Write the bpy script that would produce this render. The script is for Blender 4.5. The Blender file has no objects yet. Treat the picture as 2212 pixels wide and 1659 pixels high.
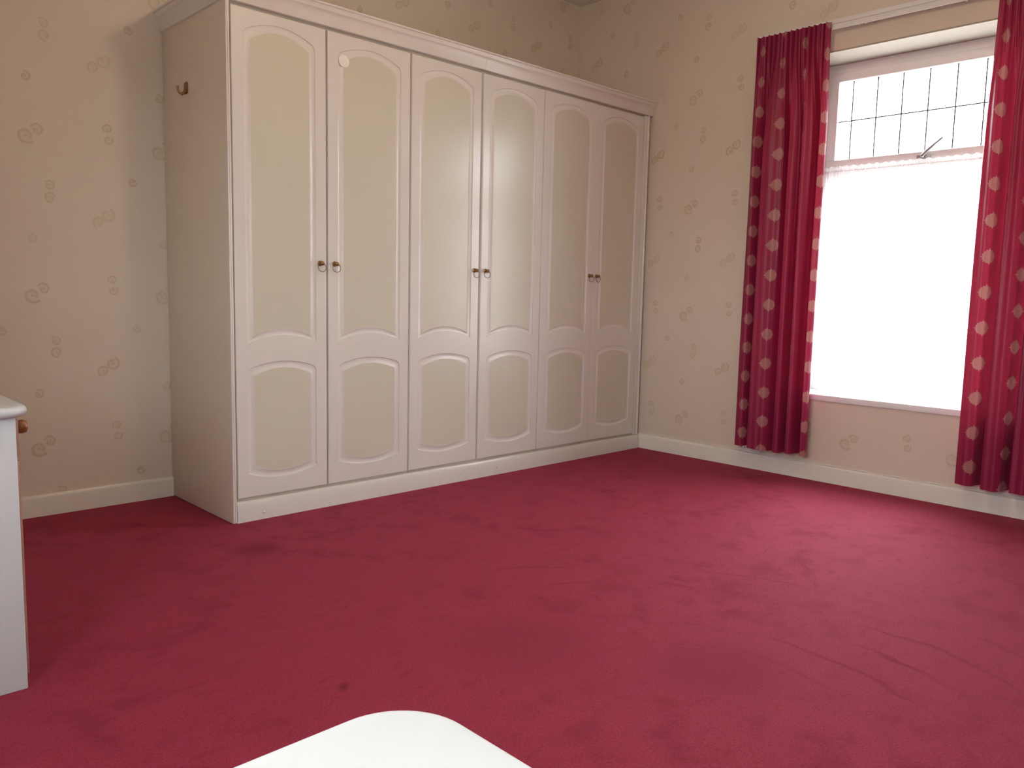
import bpy, bmesh, math, random
from mathutils import Vector, Matrix
random.seed(4)
SC = bpy.context.scene
COL = SC.collection

# ------------------------------------------------------------------ camera
F_PX, IMG_W, IMG_H = 1749.7, 2212, 1659
cam_data = bpy.data.cameras.new('camera')
cam_data.sensor_fit = 'HORIZONTAL'; cam_data.sensor_width = 36.0
cam_data.lens = 36.0 * F_PX / IMG_W
cam_data.clip_start = 0.02
cam = bpy.data.objects.new('camera', cam_data); COL.objects.link(cam)
RT, UP, FW = Vector((0.7191, -0.6945, 0.0220)), Vector((0.0621, 0.0957, 0.9935)), Vector((0.6921, 0.7131, -0.1120))
M = Matrix.Identity(4)
for i in range(3):
    M[i][0] = RT[i]; M[i][1] = UP[i]; M[i][2] = -FW[i]
M.translation = Vector((-1.4867, -3.1824, 0.9919))
cam.matrix_world = M
SC.camera = cam

# ------------------------------------------------------------------ sky and exposure
SKY_STRENGTH = 22.0
world = bpy.data.worlds.new('overcast_sky'); SC.world = world; world.use_nodes = True
nt = world.node_tree; nt.nodes.clear()
wo = nt.nodes.new('ShaderNodeOutputWorld'); bg = nt.nodes.new('ShaderNodeBackground')
tc = nt.nodes.new('ShaderNodeTexCoord'); sx = nt.nodes.new('ShaderNodeSeparateXYZ'); rp = nt.nodes.new('ShaderNodeValToRGB')
nt.links.new(tc.outputs['Generated'], sx.inputs[0]); nt.links.new(sx.outputs[2], rp.inputs[0])
rp.color_ramp.elements[0].position = 0.0; rp.color_ramp.elements[0].color = (0.30, 0.29, 0.27, 1)   # ground below the horizon
rp.color_ramp.elements[1].position = 0.03; rp.color_ramp.elements[1].color = (0.93, 0.97, 1.0, 1)   # even overcast
nt.links.new(rp.outputs[0], bg.inputs[0]); bg.inputs[1].default_value = SKY_STRENGTH
nt.links.new(bg.outputs[0], wo.inputs[0])
SC.view_settings.view_transform = 'Standard'; SC.view_settings.look = 'None'
SC.view_settings.gamma = 1.0; SC.view_settings.use_curve_mapping = False
SC.view_settings.exposure = -0.07
SC.cycles.max_bounces = 8; SC.cycles.diffuse_bounces = 4; SC.cycles.glossy_bounces = 3; SC.cycles.transmission_bounces = 6; SC.cycles.transparent_max_bounces = 8
SC.cycles.adaptive_threshold = 0.15; SC.cycles.caustics_reflective = False; SC.cycles.caustics_refractive = False

# sampling portals in the window in view and the added ones (they emit nothing themselves)
def portal(loc, rot, sx_, sy_):
    l = bpy.data.lights.new('window_portal', 'AREA'); l.shape = 'RECTANGLE'; l.size = sx_; l.size_y = sy_
    l.cycles.is_portal = True
    o = bpy.data.objects.new('window_portal', l); COL.objects.link(o); o.location = loc; o.rotation_euler = rot
portal((3.12, -1.57, 1.37), (0, math.pi/2, 0), 1.85, 1.18)
portal((-2.64, -2.95, 1.50), (0, -math.pi/2, 0), 1.20, 1.20)
portal((-0.56, -4.14, 1.50), (-math.pi/2, 0, 0), 0.36, 1.00)

# ------------------------------------------------------------------ room numbers
WR, DB, HC = 2.785, 0.635, 2.915           # window wall, back wall, ceiling
XL, YF = -2.40, -3.90                      # left wall, wall behind the camera
XB, YB = -1.62, -1.30                      # chimney breast that stands out from the left wall behind the chest
TH = 0.31                                  # wall thickness
WY0, WY1, WZ0, WZ1 = -2.16, -0.98, 0.443, 2.292   # window_1 opening
VY0, VY1, VZ0, VZ1 = -3.55, -2.35, 0.90, 2.10      # added_window_2 opening, added in the left wall for fill daylight
UX0, UX1, UZ0, UZ1 = -0.74, -0.38, 1.00, 2.00      # added_window_3 opening, narrow, added behind the camera for extra daylight

# ------------------------------------------------------------------ node helpers
def lin(r, g, b):
    f = lambda c: (c/255/12.92) if c/255 <= 0.04045 else ((c/255+0.055)/1.055)**2.4
    return (f(r), f(g), f(b), 1)
class NT:
    def __init__(s, name):
        s.m = bpy.data.materials.new(name); s.m.use_nodes = True; s.t = s.m.node_tree; s.t.nodes.clear()
        s.out = s.t.nodes.new('ShaderNodeOutputMaterial')
    def n(s, typ, **kw):
        nd = s.t.nodes.new(typ)
        for k, v in kw.items(): setattr(nd, k, v)
        return nd
    def put(s, sock, v):
        if isinstance(v, bpy.types.NodeSocket): s.t.links.new(v, sock)
        elif v is not None: sock.default_value = v
    def math(s, op, a, b=None, c=None, clamp=False):
        nd = s.n('ShaderNodeMath', operation=op, use_clamp=clamp)
        s.put(nd.inputs[0], a)
        if b is not None: s.put(nd.inputs[1], b)
        if c is not None: s.put(nd.inputs[2], c)
        return nd.outputs[0]
    def smooth(s, x, a, b, lo=0.0, hi=1.0):
        nd = s.n('ShaderNodeMapRange', interpolation_type='SMOOTHSTEP')
        s.put(nd.inputs[0], x)
        for i, v in enumerate((a, b, lo, hi)): nd.inputs[i+1].default_value = v
        return nd.outputs[0]
    def mix(s, f, a, b):
        nd = s.n('ShaderNodeMix', data_type='RGBA'); s.put(nd.inputs[0], f); s.put(nd.inputs[6], a); s.put(nd.inputs[7], b)
        return nd.outputs[2]
    def noise(s, vec, scale, detail=2, rough=0.5):
        nd = s.n('ShaderNodeTexNoise'); s.put(nd.inputs['Vector'], vec)
        nd.inputs['Scale'].default_value = scale; nd.inputs['Detail'].default_value = detail; nd.inputs['Roughness'].default_value = rough
        return nd.outputs[0]
    def obj(s): return s.n('ShaderNodeTexCoord').outputs['Object']
    def sep(s, v):
        nd = s.n('ShaderNodeSeparateXYZ'); s.put(nd.inputs[0], v); return nd.outputs
    def comb(s, x, y, z):
        nd = s.n('ShaderNodeCombineXYZ'); s.put(nd.inputs[0], x); s.put(nd.inputs[1], y); s.put(nd.inputs[2], z); return nd.outputs[0]
    def bump(s, h, strength, dist):
        nd = s.n('ShaderNodeBump'); s.put(nd.inputs['Height'], h); nd.inputs['Strength'].default_value = strength; nd.inputs['Distance'].default_value = dist
        return nd.outputs[0]
    def bsdf(s, color, rough, spec=0.5, metal=0.0, normal=None, **kw):
        nd = s.n('ShaderNodeBsdfPrincipled'); s.put(nd.inputs['Base Color'], color); s.put(nd.inputs['Roughness'], rough)
        nd.inputs['Specular IOR Level'].default_value = spec; nd.inputs['Metallic'].default_value = metal
        if normal is not None: s.put(nd.inputs['Normal'], normal)
        for k, v in kw.items(): s.put(nd.inputs[k], v)
        return nd.outputs[0]
    def done(s, shader): s.t.links.new(shader, s.out.inputs[0]); return s.m

def plain(name, col, rough=0.4, spec=0.5, metal=0.0, grain=0.04, scale=30, bump=0.0):
    k = NT(name); o = k.obj(); nz = k.noise(o, scale, 1)
    c2 = tuple(x*(1-grain*2) for x in col[:3]) + (1,)
    c = k.mix(nz, c2, col)
    nrm = k.bump(nz, bump, 0.001) if bump else None
    return k.done(k.bsdf(c, rough, spec, metal, nrm))

# ------------------------------------------------------------------ materials
def wallpaper(name, axis, u0, v0):
    """cream paper; each 53 x 64.8 cm repeat prints ten small rose swirls (leaning pairs, upright pairs, single buds)"""
    k = NT(name); o = k.obj(); s = k.sep(o)
    u = s[0] if axis == 'x' else k.math('MULTIPLY', s[1], -1.0)
    PU, PV = 0.53, 0.648
    def vec(op, a, b=None, c=None, out=0):
        nd = k.n('ShaderNodeVectorMath', operation=op); k.put(nd.inputs[0], a)
        if b is not None: k.put(nd.inputs[1], b)
        if c is not None: k.put(nd.inputs[2], c)
        return nd.outputs[out]
    p = k.comb(u, s[2], 0.0)
    L = [(-0.020, -0.012, 0.028, 0.1), (0.022, 0.017, 0.021, 0.55),
         (0.246, -0.340, 0.022, 0.3), (0.284, -0.310, 0.026, 0.8),
         (0.060, -0.203, 0.018, 0.6), (0.062, -0.250, 0.020, 0.2),
         (0.295, 0.059, 0.018, 0.4), (0.296, 0.013, 0.017, 0.9),
         (-0.013, -0.426, 0.017, 0.7), (0.392, -0.156, 0.017, 0.0)]
    best = bd = None
    for du, dv, r, ph in L:
        q = vec('FRACTION', vec('MULTIPLY_ADD', p, (1/PU, 1/PV, 1.0), (0.5 - (u0+du)/PU, 0.5 - (v0+dv)/PV, 0.5)))
        q = vec('MULTIPLY_ADD', q, (PU/r/1.12, PV/r/1.12, 0.0), (-0.5*PU/r/1.12, -0.5*PV/r/1.12, ph))      # swirl units, phase kept in z
        d = vec('LENGTH', vec('MULTIPLY', q, (1, 1, 0)), out=1)
        if best is None: best, bd = q, d
        else:
            near = k.math('LESS_THAN', d, bd)
            mx = k.n('ShaderNodeMix', data_type='VECTOR'); k.put(mx.inputs[0], near); k.put(mx.inputs[4], best); k.put(mx.inputs[5], q)
            best = mx.outputs[1]; bd = k.math('MINIMUM', bd, d)
    bs = k.sep(best)
    lin_n = k.noise(k.comb(k.math('MULTIPLY', u, 75.0), 0.0, k.math('MULTIPLY', s[2], 300.0)), 1.0, 0)
    d = k.math('MULTIPLY_ADD', k.math('SUBTRACT', lin_n, 0.5), 0.22, bd)
    a = k.math('ARCTAN2', bs[1], bs[0])
    t = k.math('FRACT', k.math('ADD', k.math('DIVIDE', a, 2*math.pi), bs[2]))
    R1 = k.math('ADD', k.math('MULTIPLY_ADD', t, 0.52, 0.48), k.math('MULTIPLY', k.math('SINE', k.math('MULTIPLY', a, 5.0)), 0.03))
    ring = k.smooth(k.math('ABSOLUTE', k.math('SUBTRACT', d, R1)), 0.05, 0.30, 1, 0)
    heart = k.smooth(d, 0.10, 0.38, 0.9, 0)
    total = k.math('MAXIMUM', k.math('MAXIMUM', ring, heart), k.smooth(d, 0.75, 1.05, 0.28, 0))
    wob = k.noise(o, 4.0, 1)
    fac = k.math('MULTIPLY', total, k.smooth(wob, 0.3, 0.7, 0.42, 0.80))
    base = k.mix(wob, WP_A, WP_B)
    base = k.mix(k.math('MULTIPLY', lin_n, 0.16), base, tuple(x*0.8 for x in WP_A[:3]) + (1,))
    c = k.mix(fac, base, WP_MOTIF)
    return k.done(k.bsdf(c, 0.62, 0.35))
WP_A, WP_B, WP_MOTIF = (0.71, 0.635, 0.545, 1), (0.75, 0.675, 0.585, 1), (0.53, 0.445, 0.300, 1)

MAT = {}
MAT['paper_back'] = wallpaper('cream_rose_wallpaper', 'x', -0.547, 1.597)
MAT['paper_right'] = wallpaper('cream_rose_wallpaper', 'y', 0.317, 1.535)
MAT['ceiling'] = plain('ceiling_white', (0.80, 0.78, 0.74, 1), 0.9, 0.2, 0, 0.02, 8)
MAT['gloss_cream'] = plain('skirting_cream_gloss', (0.86, 0.845, 0.790, 1), 0.32, 0.5, 0, 0.03, 12)
MAT['door_frame'] = plain('wardrobe_blush_white_satin', (0.74, 0.715, 0.690, 1), 0.24, 0.5, 0, 0.015, 40)
MAT['door_panel'] = plain('wardrobe_beige_panel', (0.66, 0.635, 0.540, 1), 0.25, 0.5, 0, 0.03, 220)
MAT['carcass'] = plain('wardrobe_end_panel', (0.76, 0.685, 0.575, 1), 0.36, 0.45, 0, 0.02, 40)
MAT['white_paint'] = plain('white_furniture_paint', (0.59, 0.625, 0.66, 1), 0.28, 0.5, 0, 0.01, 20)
MAT['table_white'] = plain('white_table_laminate', (0.80, 0.855, 0.890, 1), 0.25, 0.5, 0, 0.01, 20)
MAT['upvc'] = plain('window_white_plastic', (0.88, 0.90, 0.93, 1), 0.3, 0.5, 0, 0.01, 20)
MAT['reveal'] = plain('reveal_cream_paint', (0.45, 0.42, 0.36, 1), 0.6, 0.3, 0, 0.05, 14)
MAT['plastic'] = plain('white_plastic', (0.80, 0.80, 0.80, 1), 0.35, 0.5, 0, 0.01, 20)
MAT['dark'] = plain('dark_socket_hole', (0.02, 0.02, 0.02, 1), 0.7, 0.2)
MAT['lead'] = plain('dark_lead_came', (0.10, 0.10, 0.12, 1), 0.5, 0.4, 0.6)
MAT['steel'] = plain('grey_window_fastener', (0.42, 0.43, 0.46, 1), 0.35, 0.5, 0.7)
MAT['brass'] = plain('antique_brass', (0.36, 0.22, 0.10, 1), 0.28, 0.5, 1.0, 0.15, 120)
MAT['ring'] = plain('aged_bronze_ring', (0.30, 0.22, 0.16, 1), 0.25, 0.5, 1.0, 0.1, 120)
MAT['sticker'] = plain('white_paper_sticker', (0.88, 0.88, 0.86, 1), 0.6, 0.3, 0, 0.02, 60)
MAT['tape'] = plain('cream_heading_tape', (0.72, 0.66, 0.58, 1), 0.8, 0.2)

def pine():
    k = NT('orange_pine'); o = k.obj(); s = k.sep(o)
    nz = k.noise(k.comb(k.math('MULTIPLY', s[0], 8.0), s[1], k.math('MULTIPLY', s[2], 8.0)), 14, 4)
    return k.done(k.bsdf(k.mix(nz, (0.20, 0.070, 0.020, 1), (0.29, 0.11, 0.034, 1)), 0.35, 0.5))
MAT['pine'] = pine()
def drawer_wood():
    k = NT('pink_toned_wood'); o = k.obj(); s = k.sep(o)
    nz = k.noise(k.comb(k.math('MULTIPLY', s[0], 8.0), s[1], k.math('MULTIPLY', s[2], 8.0)), 14, 4)
    return k.done(k.bsdf(k.mix(nz, (0.30, 0.145, 0.11, 1), (0.36, 0.18, 0.13, 1)), 0.4, 0.5))
MAT['drawer'] = drawer_wood()

def glass():
    k = NT('window_glass'); t = k.n('ShaderNodeBsdfTransparent'); g = k.n('ShaderNodeBsdfGlossy'); g.inputs['Roughness'].default_value = 0.02
    t.inputs[0].default_value = (0.97, 0.98, 0.98, 1)
    m = k.n('ShaderNodeMixShader'); m.inputs[0].default_value = 0.06
    k.t.links.new(t.outputs[0], m.inputs[1]); k.t.links.new(g.outputs[0], m.inputs[2])
    return k.done(m.outputs[0])
MAT['glass'] = glass()
def net():
    k = NT('white_net_voile'); uv = k.n('ShaderNodeUVMap').outputs[0]
    nz = k.noise(uv, 260, 2)
    d = k.n('ShaderNodeBsdfDiffuse'); d.inputs[0].default_value = (0.90, 0.90, 0.92, 1)
    tr = k.n('ShaderNodeBsdfTranslucent'); tr.inputs[0].default_value = (0.93, 0.93, 0.94, 1)
    tp = k.n('ShaderNodeBsdfTransparent')
    m1 = k.n('ShaderNodeMixShader'); m1.inputs[0].default_value = 0.72
    k.t.links.new(d.outputs[0], m1.inputs[1]); k.t.links.new(tr.outputs[0], m1.inputs[2])
    m2 = k.n('ShaderNodeMixShader'); k.put(m2.inputs[0], k.smooth(nz, 0.35, 0.65, 0.25, 0.60))
    k.t.links.new(m1.outputs[0], m2.inputs[1]); k.t.links.new(tp.outputs[0], m2.inputs[2])
    return k.done(m2.outputs[0])
MAT['net'] = net()

def curtain_mat():
    k = NT('crimson_medallion_cloth'); uv = k.n('ShaderNodeUVMap').outputs[0]; s = k.sep(uv)
    PU, PV, R = 0.27, 0.1625, 0.0345
    cu = k.math('DIVIDE', s[0], PU); col = k.math('FLOOR', cu)
    odd = k.math('MODULO', k.math('ABSOLUTE', col), 2.0)
    x = k.math('MULTIPLY', k.math('SUBTRACT', k.math('FRACT', cu), 0.5), PU)
    cv = k.math('ADD', k.math('DIVIDE', s[1], PV), k.math('MULTIPLY', odd, 0.5))
    y = k.math('MULTIPLY', k.math('SUBTRACT', k.math('FRACT', cv), 0.5), PV)
    d = k.math('SQRT', k.math('ADD', k.math('MULTIPLY', x, x), k.math('MULTIPLY', y, y)))
    a = k.math('ARCTAN2', y, x)
    lob = k.math('MULTIPLY', k.math('COSINE', k.math('MULTIPLY', a, 16.0)), 0.05*R)
    spike = k.math('MULTIPLY', k.math('POWER', k.math('ABSOLUTE', k.math('COSINE', k.math('MULTIPLY', a, 2.0))), 40.0), 0.16*R)
    edge = k.math('SUBTRACT', d, k.math('ADD', k.math('ADD', lob, spike), 0.88*R))
    inside = k.smooth(edge, -0.0012, 0.0012, 1, 0)
    spokes = k.math('MULTIPLY', k.math('COSINE', k.math('MULTIPLY', a, 12.0)), k.math('SINE', k.math('MULTIPLY', d, 900.0)))
    lace = k.smooth(k.math('ADD', spokes, k.math('SUBTRACT', k.noise(uv, 700, 1), 0.5)), -0.7, 0.35, 0.35, 0.95)
    fac = k.math('MULTIPLY', inside, lace)
    weave = k.noise(k.comb(k.math('MULTIPLY', s[0], 1.0), k.math('MULTIPLY', s[1], 0.15), 0.0), 900, 1)
    base = k.mix(k.noise(uv, 4, 2), (0.265, 0.012, 0.062, 1), (0.31, 0.017, 0.080, 1))
    base = k.mix(k.math('MULTIPLY', weave, 0.25), base, (0.18, 0.008, 0.036, 1))
    c = k.mix(fac, base, (0.47, 0.24, 0.23, 1))
    p = k.bsdf(c, 0.42, 0.4, 0, k.bump(weave, 0.1, 0.0006), **{'Sheen Weight': 0.25, 'Sheen Roughness': 0.4, 'Sheen Tint': (0.9, 0.35, 0.45, 1)})
    tr = k.n('ShaderNodeBsdfTranslucent'); k.put(tr.inputs[0], k.mix(fac, (0.50, 0.03, 0.06, 1), (0.5, 0.25, 0.2, 1)))
    m = k.n('ShaderNodeMixShader'); m.inputs[0].default_value = 0.10
    k.t.links.new(p, m.inputs[1]); k.t.links.new(tr.outputs[0], m.inputs[2])
    return k.done(m.outputs[0])
MAT['curtain'] = curtain_mat()

def carpet():
    k = NT('crimson_cut_pile_carpet'); o = k.obj(); s = k.sep(o)
    big = k.noise(o, 1.5, 3, 0.55); mid = k.noise(o, 7, 4, 0.65); fine = k.noise(o, 170, 3, 0.7); speck = k.noise(o, 420, 2, 0.6)
    # vacuum-cleaner sweeps: the pile lies the other way along three arcs
    wx = k.math('MULTIPLY_ADD', k.math('SUBTRACT', k.noise(o, 3.0, 3), 0.5), 0.16, s[0])
    wy = k.math('MULTIPLY_ADD', k.math('SUBTRACT', k.noise(k.comb(s[1], s[0], 3.0), 3.0, 3), 0.5), 0.16, s[1])
    dx = k.math('SUBTRACT', wx, 0.05); dy = k.math('SUBTRACT', wy, -2.2)
    d = k.math('SQRT', k.math('ADD', k.math('MULTIPLY', dx, dx), k.math('MULTIPLY', dy, dy)))
    arcs = None
    for r, w, amp in ((0.75, 0.016, 1.0), (0.92, 0.014, 0.6), (0.61, 0.014, 0.7), (1.12, 0.018, 0.5), (0.46, 0.02, 0.5)):
        a_ = k.smooth(k.math('ABSOLUTE', k.math('SUBTRACT', d, r)), 0.003, w, amp, 0)
        arcs = a_ if arcs is None else k.math('MAXIMUM', arcs, a_)
    arcs = k.math('MULTIPLY', arcs, k.smooth(dx, 0.2, 0.5))
    arcs = k.math('MULTIPLY', arcs, k.smooth(k.noise(o, 2.2, 2), 0.38, 0.60))
    def blob(cx, cy, r):
        bx = k.math('SUBTRACT', wx, cx); by = k.math('SUBTRACT', wy, cy)
        return k.smooth(k.math('SQRT', k.math('ADD', k.math('MULTIPLY', bx, bx), k.math('MULTIPLY', by, by))), r*0.2, r, 1, 0)
    stain = k.math('MAXIMUM', k.math('MULTIPLY', blob(-0.09, -0.36, 0.13), 0.75), k.math('MULTIPLY', blob(0.36, -2.10, 0.26), 0.30))
    stain = k.math('MAXIMUM', stain, k.math('MULTIPLY', blob(0.10, -1.62, 0.32), 0.3))
    stain = k.math('MAXIMUM', stain, k.math('MULTIPLY', blob(-0.443, -1.54, 0.025), 0.9))
    # trodden patches where the pile is crushed darker
    streak = k.noise(k.comb(k.math('MULTIPLY', wx, 9.0), k.math('MULTIPLY', wy, 26.0), 0.0), 1.0, 4, 0.65)
    trod = k.math('MULTIPLY', k.smooth(mid, 0.45, 0.68), k.smooth(big, 0.36, 0.60))
    trod = k.math('MAXIMUM', trod, k.math('MULTIPLY', k.smooth(streak, 0.54, 0.72), 0.75))
    f = k.math('MAXIMUM', k.math('MAXIMUM', k.math('MULTIPLY', arcs, 0.7), stain), k.math('MULTIPLY', trod, 0.50))
    base = k.mix(big, (0.285, 0.018, 0.045, 1), (0.345, 0.025, 0.060, 1))
    base = k.mix(k.smooth(fine, 0.42, 0.66), base, (0.20, 0.014, 0.030, 1))
    base = k.mix(k.math('MULTIPLY', k.smooth(speck, 0.60, 0.75), 0.45), base, (0.40, 0.10, 0.07, 1))
    c = k.mix(f, base, (0.150, 0.012, 0.022, 1))
    h = k.math('ADD', k.math('MULTIPLY', fine, 0.6), k.math('ADD', k.math('MULTIPLY', speck, 0.4), k.math('MULTIPLY', f, -0.6)))
    nrm = k.bump(h, 0.6, 0.008)
    p = k.bsdf(c, 0.9, 0.03, 0, nrm, **{'Sheen Weight': 0.08, 'Sheen Roughness': 0.5, 'Sheen Tint': (0.95, 0.35, 0.6, 1)})
    g = k.n('ShaderNodeBsdfGlossy'); g.inputs['Roughness'].default_value = 0.56; k.put(g.inputs['Normal'], nrm)
    k.put(g.inputs['Color'], k.mix(f, (1.0, 0.42, 0.58, 1), (0.7, 0.2, 0.3, 1)))
    m = k.n('ShaderNodeMixShader'); lw = k.n('ShaderNodeLayerWeight'); lw.inputs[0].default_value = 0.25
    k.put(m.inputs[0], k.math('MULTIPLY_ADD', lw.outputs[1], 0.13, 0.015))
    k.t.links.new(p, m.inputs[1]); k.t.links.new(g.outputs[0], m.inputs[2])
    return k.done(m.outputs[0])
MAT['carpet'] = carpet()

# ------------------------------------------------------------------ mesh helpers
def wloc(o):
    v = Vector((0, 0, 0))
    while o is not None: v = v + Vector(o.location); o = o.parent
    return v
def link(name, bm, mat, parent=None, smooth=False, angle=None):
    """one mesh object; shapes are given in room coordinates"""
    off = wloc(parent) if parent else Vector((0, 0, 0))
    if parent: bmesh.ops.translate(bm, verts=bm.verts, vec=-off)
    bmesh.ops.recalc_face_normals(bm, faces=bm.faces)
    me = bpy.data.meshes.new(name); bm.to_mesh(me); bm.free()
    if smooth:
        for p in me.polygons: p.use_smooth = True
        if angle: me.set_sharp_from_angle(angle=math.radians(angle))
    if mat: me.materials.append(MAT[mat] if isinstance(mat, str) else mat)
    o = bpy.data.objects.new(name, me); COL.objects.link(o); o.parent = parent
    return o
def thing(name, loc, label=None, cat=None, kind=None, group=None):
    o = bpy.data.objects.new(name, None); COL.objects.link(o); o.location = loc; o.empty_display_size = 0.05
    return tag(o, label, cat, kind, group)
def tag(o, label=None, cat=None, kind=None, group=None):
    if label: o['label'] = label
    if cat: o['category'] = cat
    if kind: o['kind'] = kind
    if group: o['group'] = group
    return o
def box(bm, x0, x1, y0, y1, z0, z1, bev=0.0, seg=2):
    r = bmesh.ops.create_cube(bm, size=1.0); vs = r['verts']
    for v in vs: v.co = Vector(((x0+x1)/2 + v.co.x*(x1-x0), (y0+y1)/2 + v.co.y*(y1-y0), (z0+z1)/2 + v.co.z*(z1-z0)))
    if bev:
        es = list({e for v in vs for e in v.link_edges})
        bmesh.ops.bevel(bm, geom=es, offset=bev, segments=seg, affect='EDGES', profile=0.5)
    return bm
def B(): return bmesh.new()
def bx(*a, **k): return box(B(), *a, **k)
def tube(bm, pts, r, n=10, closed=False, radii=None):
    pts = [Vector(p) for p in pts]; N = len(pts); rings = []; prev = None
    for i, p in enumerate(pts):
        if closed: t = (pts[(i+1) % N] - pts[i-1])
        else: t = pts[min(i+1, N-1)] - pts[max(i-1, 0)]
        t.normalize()
        if prev is None:
            a = Vector((0, 0, 1)) if abs(t.z) < 0.9 else Vector((1, 0, 0)); u = t.cross(a).normalized()
        else: u = (prev - t*prev.dot(t)).normalized()
        prev = u; w = t.cross(u); rr = radii[i] if radii else r
        rings.append([bm.verts.new(p + (u*math.cos(2*math.pi*j/n) + w*math.sin(2*math.pi*j/n))*rr) for j in range(n)])
    for i in range(N if closed else N-1):
        a, b = rings[i], rings[(i+1) % N]
        for j in range(n): bm.faces.new((a[j], a[(j+1) % n], b[(j+1) % n], b[j]))
    if not closed: bm.faces.new(rings[0][::-1]); bm.faces.new(rings[-1])
    return bm
def lathe(bm, prof, base, axis, n=24):
    """prof: (radius, distance along axis)"""
    axis = Vector(axis).normalized(); a = Vector((0, 0, 1)) if abs(axis.z) < 0.9 else Vector((1, 0, 0))
    u = axis.cross(a).normalized(); w = axis.cross(u); base = Vector(base); rings = []
    for r, d in prof:
        rings.append([bm.verts.new(base + axis*d + (u*math.cos(2*math.pi*j/n) + w*math.sin(2*math.pi*j/n))*max(r, 1e-4)) for j in range(n)])
    for a_, b_ in zip(rings, rings[1:]):
        for j in range(n): bm.faces.new((a_[j], a_[(j+1) % n], b_[(j+1) % n], b_[j]))
    bm.faces.new(rings[0][::-1]); bm.faces.new(rings[-1])
    return bm
def sweep(bm, path, prof):
    """prof points (out, z) carried along plan path points (x, y, outx, outy)"""
    rings = []
    for x, y, ox, oy in path:
        rings.append([bm.verts.new((x + ox*o, y + oy*o, z)) for o, z in prof])
    n = len(prof)
    for a_, b_ in zip(rings, rings[1:]):
        for j in range(n): bm.faces.new((a_[j], a_[(j+1) % n], b_[(j+1) % n], b_[j]))
    bm.faces.new(rings[0]); bm.faces.new(rings[-1][::-1])
    return bm
def slab(bm, pts, layers):
    """rounded slab: plan outline pts (counter-clockwise), layers (inset, z)"""
    N = len(pts); rings = []
    P = [Vector((p[0], p[1], 0)) for p in pts]
    nrm = []
    for i in range(N):
        t = (P[(i+1) % N] - P[i-1]).normalized(); nrm.append(Vector((-t.y, t.x, 0)))
    for ins, z in layers:
        rings.append([bm.verts.new((P[i].x + nrm[i].x*ins, P[i].y + nrm[i].y*ins, z)) for i in range(N)])
    for a_, b_ in zip(rings, rings[1:]):
        for j in range(N): bm.faces.new((a_[j], a_[(j+1) % N], b_[(j+1) % N], b_[j]))
    bm.faces.new(rings[0][::-1]); bm.faces.new(rings[-1])
    return bm
def rrect(x0, x1, y0, y1, r, n=10):
    """counter-clockwise outline; r = radii at (x1,y0),(x1,y1),(x0,y1),(x0,y0)"""
    out = []
    for (cx, cy, rr, a0) in ((x1-r[0], y0+r[0], r[0], -90), (x1-r[1], y1-r[1], r[1], 0), (x0+r[2], y1-r[2], r[2], 90), (x0+r[3], y0+r[3], r[3], 180)):
        if rr < 1e-4: out.append((cx, cy)); continue
        for i in range(n+1):
            a = math.radians(a0 + 90*i/n); out.append((cx + rr*math.cos(a), cy + rr*math.sin(a)))
    return out

# ================================================================== the room
tag(link('floor', bx(XL-TH, WR+TH, YF-TH, DB+TH, -0.10, 0.0), 'carpet'), 'crimson cut pile carpet with vacuum sweep marks', None, 'structure')
tag(link('ceiling', bx(XL-TH, WR+TH, YF-TH, DB+TH, HC, HC+0.10), 'ceiling'), None, None, 'structure')
tag(link('wall_back', bx(XL-TH, WR+TH, DB, DB+TH, 0, HC), 'paper_back'), 'cream wallpaper wall behind the wardrobes', None, 'structure')
bm = B()
for a in ((VY1, DB, 0, HC), (YF, VY0, 0, HC), (VY0, VY1, 0, VZ0), (VY0, VY1, VZ1, HC)):
    box(bm, XL-TH, XL, *a)
box(bm, XL, XB, YB, DB, 0, HC)
tag(link('wall_left', bm, 'paper_right'), None, None, 'structure')
bm = B()
for a in ((WY1, DB, 0, HC), (YF, WY0, 0, HC), (WY0, WY1, 0, WZ0), (WY0, WY1, WZ1, HC)):
    box(bm, WR, WR+TH, *a)
tag(link('wall_right', bm, 'paper_right'), 'cream wallpaper wall around the window', None, 'structure')
bm = B()
for a in ((XL-TH, UX0, 0, HC), (UX1, WR+TH, 0, HC), (UX0, UX1, 0, UZ0), (UX0, UX1, UZ1, HC)):
    box(bm, a[0], a[1], YF-TH, YF, a[2], a[3])
tag(link('wall_front', bm, 'paper_back'), None, None, 'structure')

SK = [(0, 0), (0.016, 0), (0.016, 0.078), (0.0155, 0.084), (0.013, 0.089), (0.009, 0.091), (0, 0.091)]
tag(link('baseboard_back', sweep(B(), [(XB, DB, 0, -1), (-0.013, DB, 0, -1)], SK), 'gloss_cream', None, True, 40), None, None, 'structure')
tag(link('baseboard_right', sweep(B(), [(WR, 0.02, -1, 0), (WR, YF, -1, 0)], SK), 'gloss_cream', None, True, 40), None, None, 'structure')
tag(link('baseboard_left', sweep(B(), [(XL, YF, 1, 0), (XL, YB, 1, -1), (XB, YB, 1, -1), (XB, DB, 1, 0)], SK), 'gloss_cream', None, True, 40), None, None, 'structure')
tag(link('baseboard_front', sweep(B(), [(WR, YF, 0, 1), (XL, YF, 0, 1)], SK), 'gloss_cream', None, True, 40), None, None, 'structure')

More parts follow.
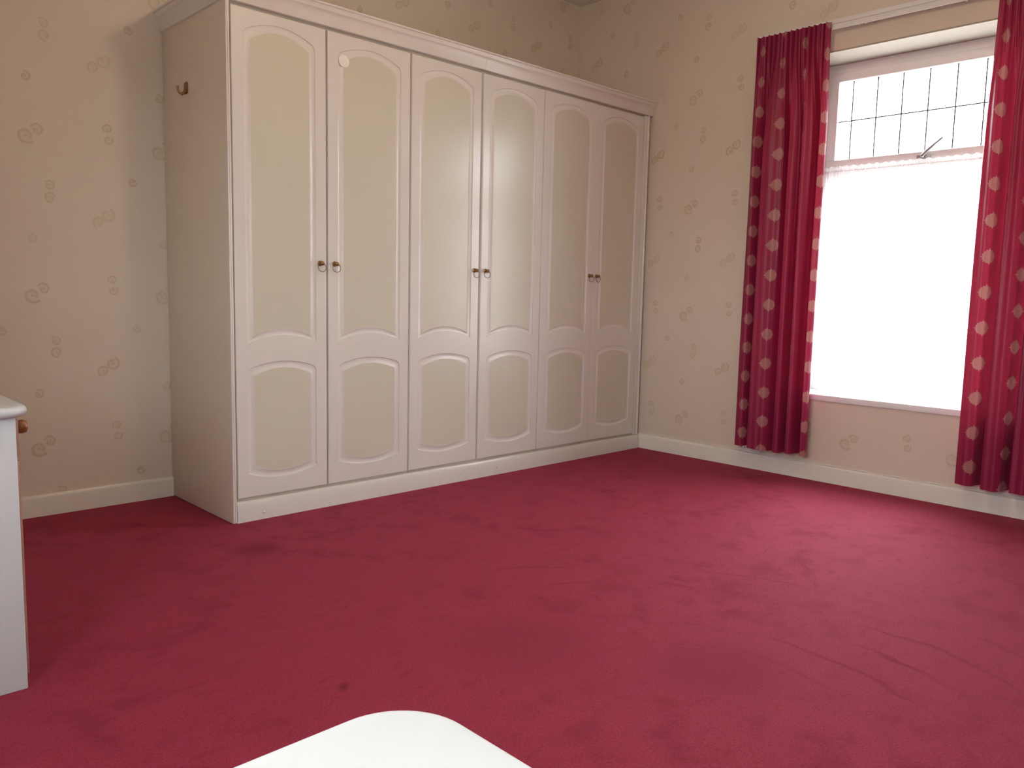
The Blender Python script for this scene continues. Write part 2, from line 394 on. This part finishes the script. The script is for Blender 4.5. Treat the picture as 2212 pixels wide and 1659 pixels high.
# ------------------------------------------------------------------ window_1 (in view)
w1 = thing('window_1', (WR, (WY0+WY1)/2, WZ0), 'white casement window with leaded fanlight', None, 'structure')
bm = B(); t_ = 0.008
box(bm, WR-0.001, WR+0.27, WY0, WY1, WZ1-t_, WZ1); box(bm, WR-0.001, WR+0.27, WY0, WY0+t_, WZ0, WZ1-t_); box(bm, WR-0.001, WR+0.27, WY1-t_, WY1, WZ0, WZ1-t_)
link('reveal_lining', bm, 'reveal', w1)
link('window_sill', bx(WR-0.012, WR+0.27, WY0+t_, WY1-t_, WZ0, WZ0+0.033, bev=0.005), 'upvc', w1, True, 40)
def rect_frame(bm, x0, x1, y0, y1, z0, z1, w, bev=0.004):
    box(bm, x0, x1, y0, y1, z1-w, z1, bev); box(bm, x0, x1, y0, y1, z0, z0+w, bev)
    box(bm, x0, x1, y0, y0+w, z0+w*0.98, z1-w*0.98, bev); box(bm, x0, x1, y1-w, y1, z0+w*0.98, z1-w*0.98, bev)
    return bm
FX = WR + 0.245
fy0, fy1, fz0, fz1 = WY0+t_, WY1-t_, WZ0+0.033, WZ1-t_
fr = link('outer_frame', rect_frame(B(), FX, FX+0.06, fy0, fy1, fz0, fz1, 0.052), 'upvc', w1, True, 40)
link('transom', bx(FX, FX+0.058, fy0+0.05, fy1-0.05, 1.672, 1.722, bev=0.004), 'upvc', w1, True, 40)
SY0, SY1, SZ0, SZ1 = fy0+0.05, fy1-0.05, 1.716, 2.236
sash = link('fanlight_sash', rect_frame(B(), FX-0.012, FX+0.042, SY0, SY1, SZ0, SZ1, 0.050, 0.006), 'upvc', w1, True, 40)
link('pane', bx(FX+0.012, FX+0.018, SY0+0.048, SY1-0.048, SZ0+0.048, SZ1-0.048), 'glass', sash)
for kk in range(-4, 5):
    y = -1.555 + 0.132*kk
    if SY0+0.06 < y < SY1-0.06:
        link('lead_strip', bx(FX+0.0095, FX+0.0205, y-0.0029, y+0.0029, SZ0+0.05, SZ1-0.05), 'lead', sash)
link('lead_strip', bx(FX+0.0092, FX+0.0208, SY0+0.05, SY1-0.05, 1.973, 1.978), 'lead', sash)
fas = link('fastener_plate', bx(FX-0.020, FX-0.011, -1.598, -1.528, 1.727, 1.747, bev=0.003), 'steel', sash, True, 40)
bm = B()
lathe(bm, [(0.010, 0), (0.010, 0.010), (0.007, 0.014)], (FX-0.020, -1.560, 1.742), (-1, 0, 0), 16)
tube(bm, [(FX-0.030, -1.560, 1.742), (FX-0.034, -1.585, 1.765), (FX-0.036, -1.620, 1.794), (FX-0.036, -1.655, 1.822)], 0.006, 10, radii=[0.0085, 0.0075, 0.006, 0.0055])
link('fastener_lever', bm, 'steel', sash, True, 50)
link('fixed_light_bead', rect_frame(B(), FX+0.002, FX+0.04, fy0+0.05, fy1-0.05, fz0+0.05, 1.674, 0.022, 0.004), 'upvc', w1, True, 40)
link('lower_pane', bx(FX+0.018, FX+0.024, fy0+0.06, fy1-0.06, fz0+0.06, 1.666), 'glass', w1)

# ------------------------------------------------------------------ added_window_2 (added in the left wall to light the table, out of the picture)
w2 = thing('added_window_2', (XL, (VY0+VY1)/2, VZ0), 'unseen white window added in the left wall for fill light', None, 'structure')
gx = XL-0.20; ym = (VY0+VY1)/2
link('outer_frame', rect_frame(B(), gx-0.06, gx, VY0, VY1, VZ0, VZ1, 0.050), 'upvc', w2, True, 40)
link('mullion', bx(gx-0.058, gx-0.002, ym-0.025, ym+0.025, VZ0+0.05, VZ1-0.05, bev=0.004), 'upvc', w2, True, 40)
link('pane', bx(gx-0.034, gx-0.028, VY0+0.045, ym-0.02, VZ0+0.045, VZ1-0.045), 'glass', w2)
link('pane', bx(gx-0.034, gx-0.028, ym+0.02, VY1-0.045, VZ0+0.045, VZ1-0.045), 'glass', w2)
link('window_sill', bx(gx, XL+0.02, VY0, VY1, VZ0-0.02, VZ0+0.002, bev=0.004), 'upvc', w2, True, 40)

# ------------------------------------------------------------------ added_window_3 (narrow, added behind the camera as fill light, out of the picture)
w3 = thing('added_window_3', ((UX0+UX1)/2, YF, UZ0), 'unseen narrow white window added behind the camera for fill light', None, 'structure')
gy = YF-0.20; bm = B()
box(bm, UX0, UX1, gy-0.06, gy, UZ1-0.04, UZ1, 0.004); box(bm, UX0, UX1, gy-0.06, gy, UZ0, UZ0+0.04, 0.004)
box(bm, UX0, UX0+0.04, gy-0.06, gy, UZ0+0.04, UZ1-0.04, 0.004); box(bm, UX1-0.04, UX1, gy-0.06, gy, UZ0+0.04, UZ1-0.04, 0.004)
link('outer_frame', bm, 'upvc', w3, True, 40)
link('pane', bx(UX0+0.035, UX1-0.035, gy-0.034, gy-0.028, UZ0+0.035, UZ1-0.035), 'glass', w3)
link('window_sill', bx(UX0, UX1, gy, YF+0.02, UZ0-0.02, UZ0+0.002, bev=0.004), 'upvc', w3, True, 40)

# ================================================================== wardrobes
ZT, ZB, DT = 2.0985, 0.1015, 0.019          # door top, door bottom, door thickness
LEFT = [0.013, 0.4495, 0.9025, 1.3560, 1.8100, 2.2590]
RIGHT = [0.4415, 0.8945, 1.3475, 1.8055, 2.2555, 2.7030]
def panel_loop(x0, x1, zt, st, zb, sb, ins, n=14):
    """arched outline: zt/zb corner heights, st/sb rise of the arcs (positive = up)"""
    x0 += ins; x1 -= ins; zt -= ins; zb += ins
    pts = []; cr = max(0.006, 0.024 - 0.55*ins)
    arc = lambda x: zt + st*(1-(2*(x-x0)/(x1-x0)-1)**2)
    for i in range(n+1):                       # bottom edge, left to right
        t = i/n; pts.append((x0 + (x1-x0)*t, zb + sb*(1-(2*t-1)**2)))
    for i in range(1, 8): pts.append((x1, zb + (zt-cr-zb)*i/8))
    for i in range(5):                         # rounded shoulder
        t = i/5; p, c_, q = (x1, zt-cr), (x1, zt+0.003), (x1-cr, arc(x1-cr))
        pts.append(tuple((1-t)**2*p[k] + 2*t*(1-t)*c_[k] + t*t*q[k] for k in range(2)))
    for i in range(n+1):                       # top edge, right to left
        x = (x1-cr) + (x0+cr-(x1-cr))*i/n; pts.append((x, arc(x)))
    for i in range(1, 6):
        t = i/5; p, c_, q = (x0+cr, arc(x0+cr)), (x0, zt+0.003), (x0, zt-cr)
        pts.append(tuple((1-t)**2*p[k] + 2*t*(1-t)*c_[k] + t*t*q[k] for k in range(2)))
    for i in range(1, 8): pts.append((x0, (zt-cr) + (zb-(zt-cr))*i/8))
    return pts
RING = [(0.0, 0.0), (0.0016, 0.0034), (0.006, 0.0046), (0.012, 0.0050), (0.0175, 0.0045), (0.024, 0.0022), (0.0275, 0.0008), (0.0290, 0.0010)]
def make_door(parent, i, tilt):
    x0, x1 = LEFT[i], RIGHT[i]; w = x1 - x0
    m = 0.050
    specs = [(2.012, 0.045, 0.757, 0.033), (0.648, 0.031, 0.204, -0.029)]
    bm = B(); b = 0.0050
    outer = [bm.verts.new((x, 0, z)) for x, z in ((x0+b, ZB+b), (x1-b, ZB+b), (x1-b, ZT-b), (x0+b, ZT-b))]
    edges = [bm.edges.new((outer[j], outer[(j+1) % 4])) for j in range(4)]
    loops = []
    for zt, st, zb, sb in specs:
        first = [bm.verts.new((x, 0, z)) for x, z in panel_loop(x0+m, x1-m-0.004, zt, st, zb, sb, 0)]
        edges += [bm.edges.new((first[j], first[(j+1) % len(first)])) for j in range(len(first))]
        prev = first
        for ins, dep in RING[1:]:
            cur = [bm.verts.new((x, dep, z)) for x, z in panel_loop(x0+m, x1-m-0.004, zt, st, zb, sb, ins)]
            loops.append((prev, cur)); prev = cur
    flat = [g for g in bmesh.ops.triangle_fill(bm, edges=edges, use_beauty=True)['geom'] if isinstance(g, bmesh.types.BMFace)]
    for f_ in flat: f_.material_index = 1
    for a_, b_ in loops:
        n = len(a_)
        for j in range(n): bm.faces.new((a_[j], a_[(j+1) % n], b_[(j+1) % n], b_[j]))
    side0 = [bm.verts.new((x, 0.0013, z)) for x, z in ((x0+0.0015, ZB+0.0015), (x1-0.0015, ZB+0.0015), (x1-0.0015, ZT-0.0015), (x0+0.0015, ZT-0.0015))]
    side1 = [bm.verts.new((x, b, z)) for x, z in ((x0, ZB), (x1, ZB), (x1, ZT), (x0, ZT))]
    back = [bm.verts.new((x, DT, z)) for x, z in ((x0, ZB), (x1, ZB), (x1, ZT), (x0, ZT))]
    for A_, C_ in ((outer, side0), (side0, side1), (side1, back)):
        for j in range(4): bm.faces.new((A_[j], A_[(j+1) % 4], C_[(j+1) % 4], C_[j]))
    bm.faces.new(back)
    hinge = x0 if i % 2 == 0 else x1
    d = thing_part('door', (hinge, 0, ZB), parent)
    me_door = link('door', bm, 'door_frame', None, True, 24)
    for p_ in me_door.data.polygons:                       # flat front face, smooth mouldings
        if p_.material_index == 1: p_.use_smooth = False; p_.material_index = 0
    # the door mesh itself is the part: give it an origin on its hinge line
    bpy.data.objects.remove(d)
    off = Vector((hinge, 0, ZB))
    for v in me_door.data.vertices: v.co -= off
    me_door.parent = parent; me_door.location = off - wloc(parent)
    d = me_door
    for zt, st, zb, sb in specs:
        bm = B(); lp = panel_loop(x0+m, x1-m-0.004, zt, st, zb, sb, RING[-1][0])
        f_ = [bm.verts.new((x, RING[-1][1]-0.0002, z)) for x, z in lp]; k_ = [bm.verts.new((x, 0.012, z)) for x, z in lp]
        bm.faces.new(f_); bm.faces.new(k_[::-1])
        for j in range(len(lp)): bm.faces.new((f_[j], f_[(j+1) % len(lp)], k_[(j+1) % len(lp)], k_[j]))
        link('panel', bm, 'door_panel', d)
    hx = (x1 - 0.034) if i % 2 == 0 else (x0 + 0.032)
    hz = 1.102
    bm = lathe(B(), [(0.0115, 0), (0.0118, 0.003), (0.0085, 0.006), (0.0060, 0.010), (0.0065, 0.014), (0.0092, 0.018), (0.0095, 0.022), (0.0070, 0.026), (0.002, 0.0275)], (hx, 0.0, hz), (0, -1, 0), 20)
    link('handle_knob', bm, 'brass', d, True, 50)
    R = 0.0185; tilt_r = 0.10; rz = random.uniform(-0.25, 0.25)
    pts = []
    for j in range(28):
        a = 2*math.pi*j/28
        lx, lz = R*math.sin(a), R*math.cos(a) - R*0.86
        pts.append((hx + lx*math.cos(rz), -0.016 - 0.10*lz*0 + lx*math.sin(rz) + tilt_r*lz, hz - 0.002 + lz))
    link('pull_ring', tube(B(), pts, 0.0014, 8, closed=True), 'ring', d, True)
    if i == 1:
        link('sticker', lathe(B(), [(0.0270, 0.0), (0.0270, 0.0006), (0.0265, 0.0008)], (0.531, -0.0002, 1.986), (0, -1, 0), 32), 'sticker', d)
        d.children[-1]['label'] = 'round white sticker on the panel corner'
    d.rotation_euler = (0, 0, tilt)
    return d
def thing_part(name, loc, parent):
    o = bpy.data.objects.new(name, None); COL.objects.link(o); o.parent = parent; o.location = Vector(loc) - wloc(parent); return o
UNITS = [(-0.012, 0.9010, 'left-hand double wardrobe with blush white arched-panel doors and a round white sticker'),
         (0.9010, 1.8085, 'middle double wardrobe, its satin arched-panel doors catching the window glare'),
         (1.8085, 2.7600, 'right-hand double wardrobe with arched-panel doors in the corner by the window wall')]
for u, (xa, xb, lab) in enumerate(UNITS):
    w = thing('wardrobe', ((xa+xb)/2, 0.31, 0), lab, 'wardrobe', None, 'fitted wardrobes along the back wall')
    x_in = xa + (0.017 if u == 0 else 0.0005)
    x_out = xb - 0.0005 if u < 2 else 2.745
    link('body', bx(x_in, x_out, 0.021, 0.626, 0.002, 2.150), 'carcass', w)
    if u == 0:
        bm = bx(-0.012, 0.0045, -0.004, 0.632, 0.0, 2.150, bev=0.004, seg=3)
        link('end_panel', bm, 'carcass', w, True, 40)
        bm = B()
        # beaded front edge of the end panel
        for cx, r in ((-0.0080, 0.0036), (-0.0005, 0.0050)):
            pts = [(cx, -0.0035, 0.004), (cx, -0.0035, 2.106)]
            tube(bm, pts, r, 12)
        link('edge_bead', bm, 'door_frame', w, True, 50)
    if u == 2:
        bm = bx(2.7085, 2.7600, 0.004, 0.020, 0.0905, 2.109, bev=0.003)
        link('filler_strip', bm, 'door_frame', w, True, 40)
        link('edge_bead', tube(B(), [(2.7480, 0.002, 0.092), (2.7480, 0.002, 2.110)], 0.0075, 12), 'door_frame', w, True, 50)
    for j in (0, 1):
        i = u*2 + j
        make_door(w, i, (0.0, 0.0, 0.006, 0.0, -0.002, -0.010)[i])

# cornice: one moulding in two lengths with a return on the left
CP = [(-0.02, 2.112), (0.003, 2.110), (0.008, 2.112), (0.0105, 2.120), (0.0125, 2.138), (0.0165, 2.154), (0.0225, 2.165), (0.0265, 2.169), (0.0275, 2.173),
      (0.0280, 2.179), (0.0315, 2.186), (0.0365, 2.1885), (0.0370, 2.1955), (-0.02, 2.1960)]
co = thing('cornice', (1.37, 0.0, 2.11), 'long moulded blush white cornice along the wardrobe tops', 'cornice')
link('cornice_length', sweep(B(), [(-0.012, 0.632, -1, 0), (-0.012, 0.0, -1, -1), (1.3560, 0.0, 0, -1)], CP), 'door_frame', co, True, 30)
link('cornice_length', sweep(B(), [(1.3568, 0.0, 0, -1), (2.780, 0.0, 0, -1)], CP), 'door_frame', co, True, 30)
link('top_board', bx(0.012, 2.762, 0.022, 0.630, 2.1505, 2.168), 'carcass', co)
# plinth: two boards with a rounded top edge
PP = [(-0.014, 0.0), (0.0055, 0.0), (0.0060, 0.060), (0.0050, 0.066), (0.0040, 0.078), (0.0010, 0.085), (-0.004, 0.0885), (-0.014, 0.0890)]
pl = thing('plinth', (1.37, 0.0, 0.0), 'low blush white plinth running under the wardrobe doors', 'plinth')
link('plinth_board', sweep(B(), [(0.0065, 0, 0, -1), (1.3560, 0, 0, -1)], PP), 'door_frame', pl, True, 30)
link('plinth_board', sweep(B(), [(1.3568, 0, 0, -1), (2.7600, 0, 0, -1)], PP), 'door_frame', pl, True, 30)
for x, z in ((0.126, 0.030), (1.232, 0.040), (1.496, 0.040)):
    link('screw_cap', lathe(B(), [(0.0055, 0), (0.0050, 0.0025), (0.0028, 0.0042), (0.0004, 0.0048)], (x, -0.0058, z), (0, -1, 0), 14), 'door_frame', pl, True)
# coat hook on the end panel
hk = thing('coat_hook', (-0.012, 0.379, 1.80), 'small brass coat hook screwed to the wardrobe end panel', 'hook')
bm = slab(B(), rrect(0.358, 0.396, 1.806, 1.856, (0.012, 0.012, 0.012, 0.012), 5), [(0.0, 0.0), (0.0, 0.0025), (0.0015, 0.0035)])
for v in bm.verts: v.co = Vector((-0.012 - v.co.z, v.co.x, v.co.y))
link('back_plate', bm, 'brass', hk, True, 40)
pts = [(-0.014, 0.377, 1.822), (-0.022, 0.377, 1.810), (-0.032, 0.378, 1.803), (-0.042, 0.380, 1.808), (-0.047, 0.382, 1.820), (-0.049, 0.383, 1.834)]
link('prong', tube(B(), pts, 0.0055, 12, radii=[0.0075, 0.0068, 0.0058, 0.0050, 0.0046, 0.0055]), 'brass', hk, True, 60)

# ================================================================== curtains
def catmull(P, n):
    out = []
    for i in range(len(P)-1):
        p0, p1, p2, p3 = P[max(i-1, 0)], P[i], P[i+1], P[min(i+2, len(P)-1)]
        for j in range(n):
            t = j/n
            out.append(tuple(0.5*((2*p1[k]) + (-p0[k]+p2[k])*t + (2*p0[k]-5*p1[k]+4*p2[k]-p3[k])*t*t + (-p0[k]+3*p1[k]-3*p2[k]+p3[k])*t**3) for k in range(2)))
    out.append(P[-1]); return out
def smoothstep(a, b, x):
    t = max(0, min(1, (x-a)/(b-a))); return t*t*(3-2*t)
def curtain(name, label, P, y_top0, y_top1, ztop, zbot, u_off, v_off, pleats, seed):
    rnd = random.Random(seed)
    path = catmull(P, 12); n = len(path); NZ = 72
    ln = [0.0]
    for a, b in zip(path, path[1:]): ln.append(ln[-1] + math.hypot(a[0]-b[0], a[1]-b[1]))
    ph = [rnd.uniform(0, 6.28) for _ in range(6)]
    verts, uvs, faces = [], [], []
    for iz in range(NZ+1):
        t = iz/NZ; z = zbot + (ztop-zbot)*t
        gath = smoothstep(1.80, ztop-0.05, z)            # 1 at the gathered heading
        mid = smoothstep(0.6, 1.9, z)
        for i, (y, x) in enumerate(path):
            s = ln[i]/ln[-1]
            yt = y_top0 + (y_top1-y_top0)*s
            xt = 2.702 + 0.010*math.sin(2*math.pi*pleats*s + ph[0]) + 0.004*math.sin(2*math.pi*pleats*2.3*s + ph[1])
            yy = y + 0.006*mid*math.sin(5.0*s*6.28 + ph[2] + z*1.3)
            xx = 2.700 + (x - 2.700)*(1.22 - 0.15*mid) + 0.007*mid*math.sin(11*s*6.28 + ph[3] + 1.1*z) + 0.003*math.sin(23*s*6.28 + ph[4] + 0.7*z)
            zz = z
            if iz == NZ: zz += 0.004*math.sin(2*math.pi*pleats*s + ph[5])
            if iz == 0: zz += 0.004*math.sin(9*s + ph[5]) - 0.003
            verts.append((xx + (xt-xx)*gath, yy + (yt-yy)*gath, zz)); uvs.append((ln[i] + u_off, z + v_off))
    for iz in range(NZ):
        for i in range(n-1):
            a = iz*n + i; faces.append((a, a+1, a+1+n, a+n))
    root = thing(name, (2.70, (P[0][0]+P[-1][0])/2, zbot), label, 'curtain', None, 'curtains either side of the window')
    off = wloc(root)
    me = bpy.data.meshes.new('drape'); me.from_pydata([tuple(Vector(v)-off) for v in verts], [], faces)
    uvl = me.uv_layers.new(name='UVMap')
    for lp in me.loops: uvl.data[lp.index].uv = uvs[lp.vertex_index]
    for p in me.polygons: p.use_smooth = True
    me.materials.append(MAT['curtain'])
    o = bpy.data.objects.new('drape', me); COL.objects.link(o); o.parent = root
    bm = B()
    prev = None
    for i in range(0, 61):
        s = i/60; y = y_top0 + (y_top1-y_top0)*s
        x = 2.722 + 0.004*math.sin(2*math.pi*pleats*s)
        a = bm.verts.new((x, y, ztop-0.085)); b_ = bm.verts.new((x, y, ztop-0.012))
        if prev: bm.faces.new((prev[0], a, b_, prev[1]))
        prev = (a, b_)
    link('heading_tape', bm, 'tape', root, True)
    return root
PL = [(-0.752, 2.712), (-0.760, 2.680), (-0.785, 2.664), (-0.812, 2.668), (-0.824, 2.712), (-0.835, 2.754), (-0.840, 2.700), (-0.848, 2.664), (-0.890, 2.658), (-0.945, 2.662), (-0.966, 2.690),
      (-0.982, 2.718), (-0.992, 2.704), (-0.998, 2.678), (-1.016, 2.662), (-1.036, 2.668), (-1.046, 2.705), (-1.056, 2.730), (-1.062, 2.712), (-1.070, 2.680), (-1.088, 2.660), (-1.110, 2.666),
      (-1.120, 2.705), (-1.138, 2.748), (-1.150, 2.725), (-1.153, 2.690), (-1.166, 2.664), (-1.184, 2.666), (-1.192, 2.682)]
curtain('curtain', 'crimson medallion curtain hanging to the left of the window over the socket', PL, -0.747, -1.168, 2.418, 0.146, 0.040, 0.0187, 13, 3)
PR = [(-1.938, 2.690), (-1.945, 2.668), (-1.985, 2.655), (-2.012, 2.668), (-2.024, 2.715), (-2.038, 2.740), (-2.046, 2.705), (-2.050, 2.670), (-2.070, 2.662), (-2.105, 2.656), (-2.128, 2.672),
      (-2.142, 2.725), (-2.160, 2.738), (-2.166, 2.700), (-2.170, 2.668), (-2.190, 2.672), (-2.205, 2.660), (-2.235, 2.658), (-2.255, 2.690), (-2.268, 2.738), (-2.280, 2.715), (-2.286, 2.670), (-2.310, 2.660), (-2.335, 2.672), (-2.350, 2.725), (-2.362, 2.712), (-2.372, 2.672), (-2.392, 2.668)]
curtain('curtain', 'crimson medallion curtain hanging to the right of the window at the picture edge', PR, -1.945, -2.385, 2.418, 0.138, 0.045, 0.0158, 13, 8)

# net curtain on a wire across the lower window
nc = thing('net_curtain', (WR+0.20, -1.57, 0.476), 'gathered white net curtain across the lower window', 'net curtain')
verts, uvs, faces = [], [], []; NYN, NZN = 420, 26; X0 = WR + 0.205
zs = [0.482, 0.52, 0.60] + [0.60 + 1.07*i/16 for i in range(1, 17)] + [1.680, 1.688, 1.694, 1.700, 1.706, 1.712, 1.718, 1.724]
for iz, z in enumerate(zs):
    for i in range(NYN+1):
        s = i/NYN; y = fy1-0.010 + (fy0+0.010-(fy1-0.010))*s
        amp = 0.010*(1-smoothstep(1.45, 1.70, z)) + 0.004
        if 1.690 < z < 1.708: amp *= 0.5
        x = X0 + amp*math.sin(2*math.pi*19*s + 1.4*math.sin(9*s)) + 0.0035*math.sin(2*math.pi*61*s + 2*math.sin(14*s))
        zz = z + (0.004*math.sin(2*math.pi*27*s + 2*math.sin(5*s)) if iz == len(zs)-1 else 0)
        verts.append((x, y, zz)); uvs.append((s*2.0, z))
for iz in range(len(zs)-1):
    for i in range(NYN):
        a = iz*(NYN+1)+i; faces.append((a, a+1, a+NYN+2, a+NYN+1))
off = wloc(nc); me = bpy.data.meshes.new('net'); me.from_pydata([tuple(Vector(v)-off) for v in verts], [], faces)
ul = me.uv_layers.new(name='UVMap')
for lp in me.loops: ul.data[lp.index].uv = uvs[lp.vertex_index]
for p in me.polygons: p.use_smooth = True
me.materials.append(MAT['net']); o = bpy.data.objects.new('voile', me); COL.objects.link(o); o.parent = nc
link('wire', tube(B(), [(X0, fy1-0.002, 1.699), (X0, fy0+0.002, 1.699)], 0.0022, 8), 'plastic', nc, True)

# curtain rail
cr = thing('curtain_rail', (2.75, -1.57, 2.40), 'long white curtain track fixed above the window', 'curtain rail')
TRK = [(0.0, 2.386), (0.010, 2.386), (0.010, 2.392), (0.005, 2.394), (0.005, 2.412), (0.011, 2.414), (0.011, 2.434), (0.0, 2.434)]
link('track', sweep(B(), [(2.744, -0.735, -1, 0), (2.744, -2.43, -1, 0)], TRK), 'plastic', cr, True, 30)
for y in (-0.90, -1.34, -1.80, -2.25):
    link('bracket', bx(2.743, 2.786, y-0.010, y+0.010, 2.400, 2.428, bev=0.002), 'plastic', cr, True, 40)
for y in (-1.30, -1.335, -1.80, -1.86):
    link('glider', bx(2.7325, 2.7400, y-0.004, y+0.004, 2.380, 2.394, bev=0.001), 'plastic', cr, True, 40)

# socket half hidden behind the curtain
so = thing('socket_outlet', (WR, -0.797, 0.095), 'white double wall socket half hidden under the left curtain', 'socket')
link('face_plate', bx(WR-0.012, WR+0.001, -0.871, -0.724, 0.0945, 0.1805, bev=0.003), 'plastic', so, True, 40)
for c in (-0.760, -0.834):
    for dy, dz, hw, hh in ((0, 0.030, 0.0022, 0.0042), (-0.011, 0.010, 0.0034, 0.0022), (0.011, 0.010, 0.0034, 0.0022)):
        link('pin_hole', bx(WR-0.0126, WR-0.011, c+dy-hw, c+dy+hw, 0.110+dz-hh, 0.110+dz+hh), 'dark', so)
    link('rocker_switch', bx(WR-0.0155, WR-0.011, c-0.006, c+0.006, 0.152, 0.172, bev=0.0015), 'plastic', so, True, 40)
# thin cable along the skirting
pts = [(WR-0.008, -0.873 - 0.02*i, 0.0945 + 0.002*math.sin(i*0.7) + (0.004 if 58 < i < 66 else 0)) for i in range(0, 110)]
tag(link('power_cable', tube(B(), pts, 0.0030, 8), 'plastic', None, True), 'thin white cable lying along the skirting below the window', 'cable')

# ================================================================== pendant lamp (above the picture)
LAMP = 47.0
def opal():
    k = NT('lit_opal_glass'); e = k.n('ShaderNodeEmission'); e.inputs[0].default_value = (1.0, 0.74, 0.47, 1); e.inputs[1].default_value = LAMP
    return k.done(e.outputs[0])
MAT['opal'] = opal()
LX, LY, LZ = 0.45, -1.65, 2.60
pd = thing('pendant_lamp', (LX, LY, HC), 'lit opal globe pendant hanging from the ceiling above the picture', 'lamp')
link('ceiling_rose', lathe(B(), [(0.055, 0), (0.052, 0.012), (0.030, 0.030), (0.008, 0.036)], (LX, LY, HC), (0, 0, -1), 24), 'plastic', pd, True, 40)
link('cord', tube(B(), [(LX, LY, HC-0.03), (LX, LY, LZ+0.13)], 0.004, 8), 'plastic', pd, True)
link('shade_holder', lathe(B(), [(0.016, 0), (0.040, 0.012), (0.042, 0.035)], (LX, LY, LZ+0.150), (0, 0, -1), 24), 'plastic', pd, True, 40)
bm = B(); bmesh.ops.create_uvsphere(bm, u_segments=24, v_segments=14, radius=0.12); bmesh.ops.translate(bm, verts=bm.verts, vec=(LX, LY, LZ))
link('globe_shade', bm, 'opal', pd, True)

# ================================================================== chest of drawers at the left edge
ch = thing('chest_of_drawers', (-1.30, -0.80, 0), 'white chest of drawers with an orange wooden knob at the left picture edge', 'chest')
cx0, cx1, cy0, cy1 = -1.590, -1.010, -1.010, -0.600
link('body', bx(cx0, cx1, cy0, cy1, 0.0, 0.676, bev=0.003), 'white_paint', ch, True, 40)
out = rrect(cx0-0.004, -0.982, -1.045, cy1+0.035, (0.060, 0.060, 0.004, 0.004), 12)
n_ = 7; lay = [(0.012*(1-math.sin(math.pi*j/n_)), 0.676 + 0.0125*(1-math.cos(math.pi*j/n_))) for j in range(n_+1)]
link('top', slab(B(), out, lay), 'white_paint', ch, True, 35)
for nm, z0, z1, ks in (('drawer', 0.575, 0.668, (-0.885,)), ('drawer', 0.035, 0.569, ())):
    dr = link(nm if ks else 'cupboard_door', bx(cx1-0.002, cx1+0.0055, cy0+0.004, cy1-0.004, z0, z1, bev=0.002), 'drawer', ch, True, 40)
    for y in ks:
        zc = 0.631
        link('knob', lathe(B(), [(0.008, 0), (0.0075, 0.010), (0.011, 0.016), (0.0165, 0.025), (0.0175, 0.034), (0.0150, 0.043), (0.006, 0.0470)], (cx1+0.0055, y, zc), (1, 0, 0), 24), 'pine', dr, True, 60)

# ================================================================== white table under the camera
tb = thing('dressing_table', (-1.52, -3.10, 0), 'bright white table with a rounded corner at the bottom edge', 'table')
out = rrect(-1.900, -1.143, -3.500, -2.731, (0.055, 0.055, 0.01, 0.01), 14)
link('table_top', slab(B(), out, [(0.006, 0.678), (0.001, 0.680), (0.0, 0.684), (0.0, 0.696), (0.0015, 0.699), (0.005, 0.700)]), 'table_white', tb, True, 35)
link('apron', bx(-1.865, -1.185, -3.465, -2.772, 0.585, 0.6785, bev=0.003), 'table_white', tb, True, 40)
for x in (-1.845, -1.205):
    for y in (-3.445, -2.795):
        bm = bx(x-0.022, x+0.022, y-0.022, y+0.022, 0.0, 0.59, bev=0.005)
        for v in bm.verts:
            f = 0.62 + 0.38*min(1, v.co.z/0.5); v.co.x = x + (v.co.x-x)*f; v.co.y = y + (v.co.y-y)*f
        link('leg', bm, 'table_white', tb, True, 40)
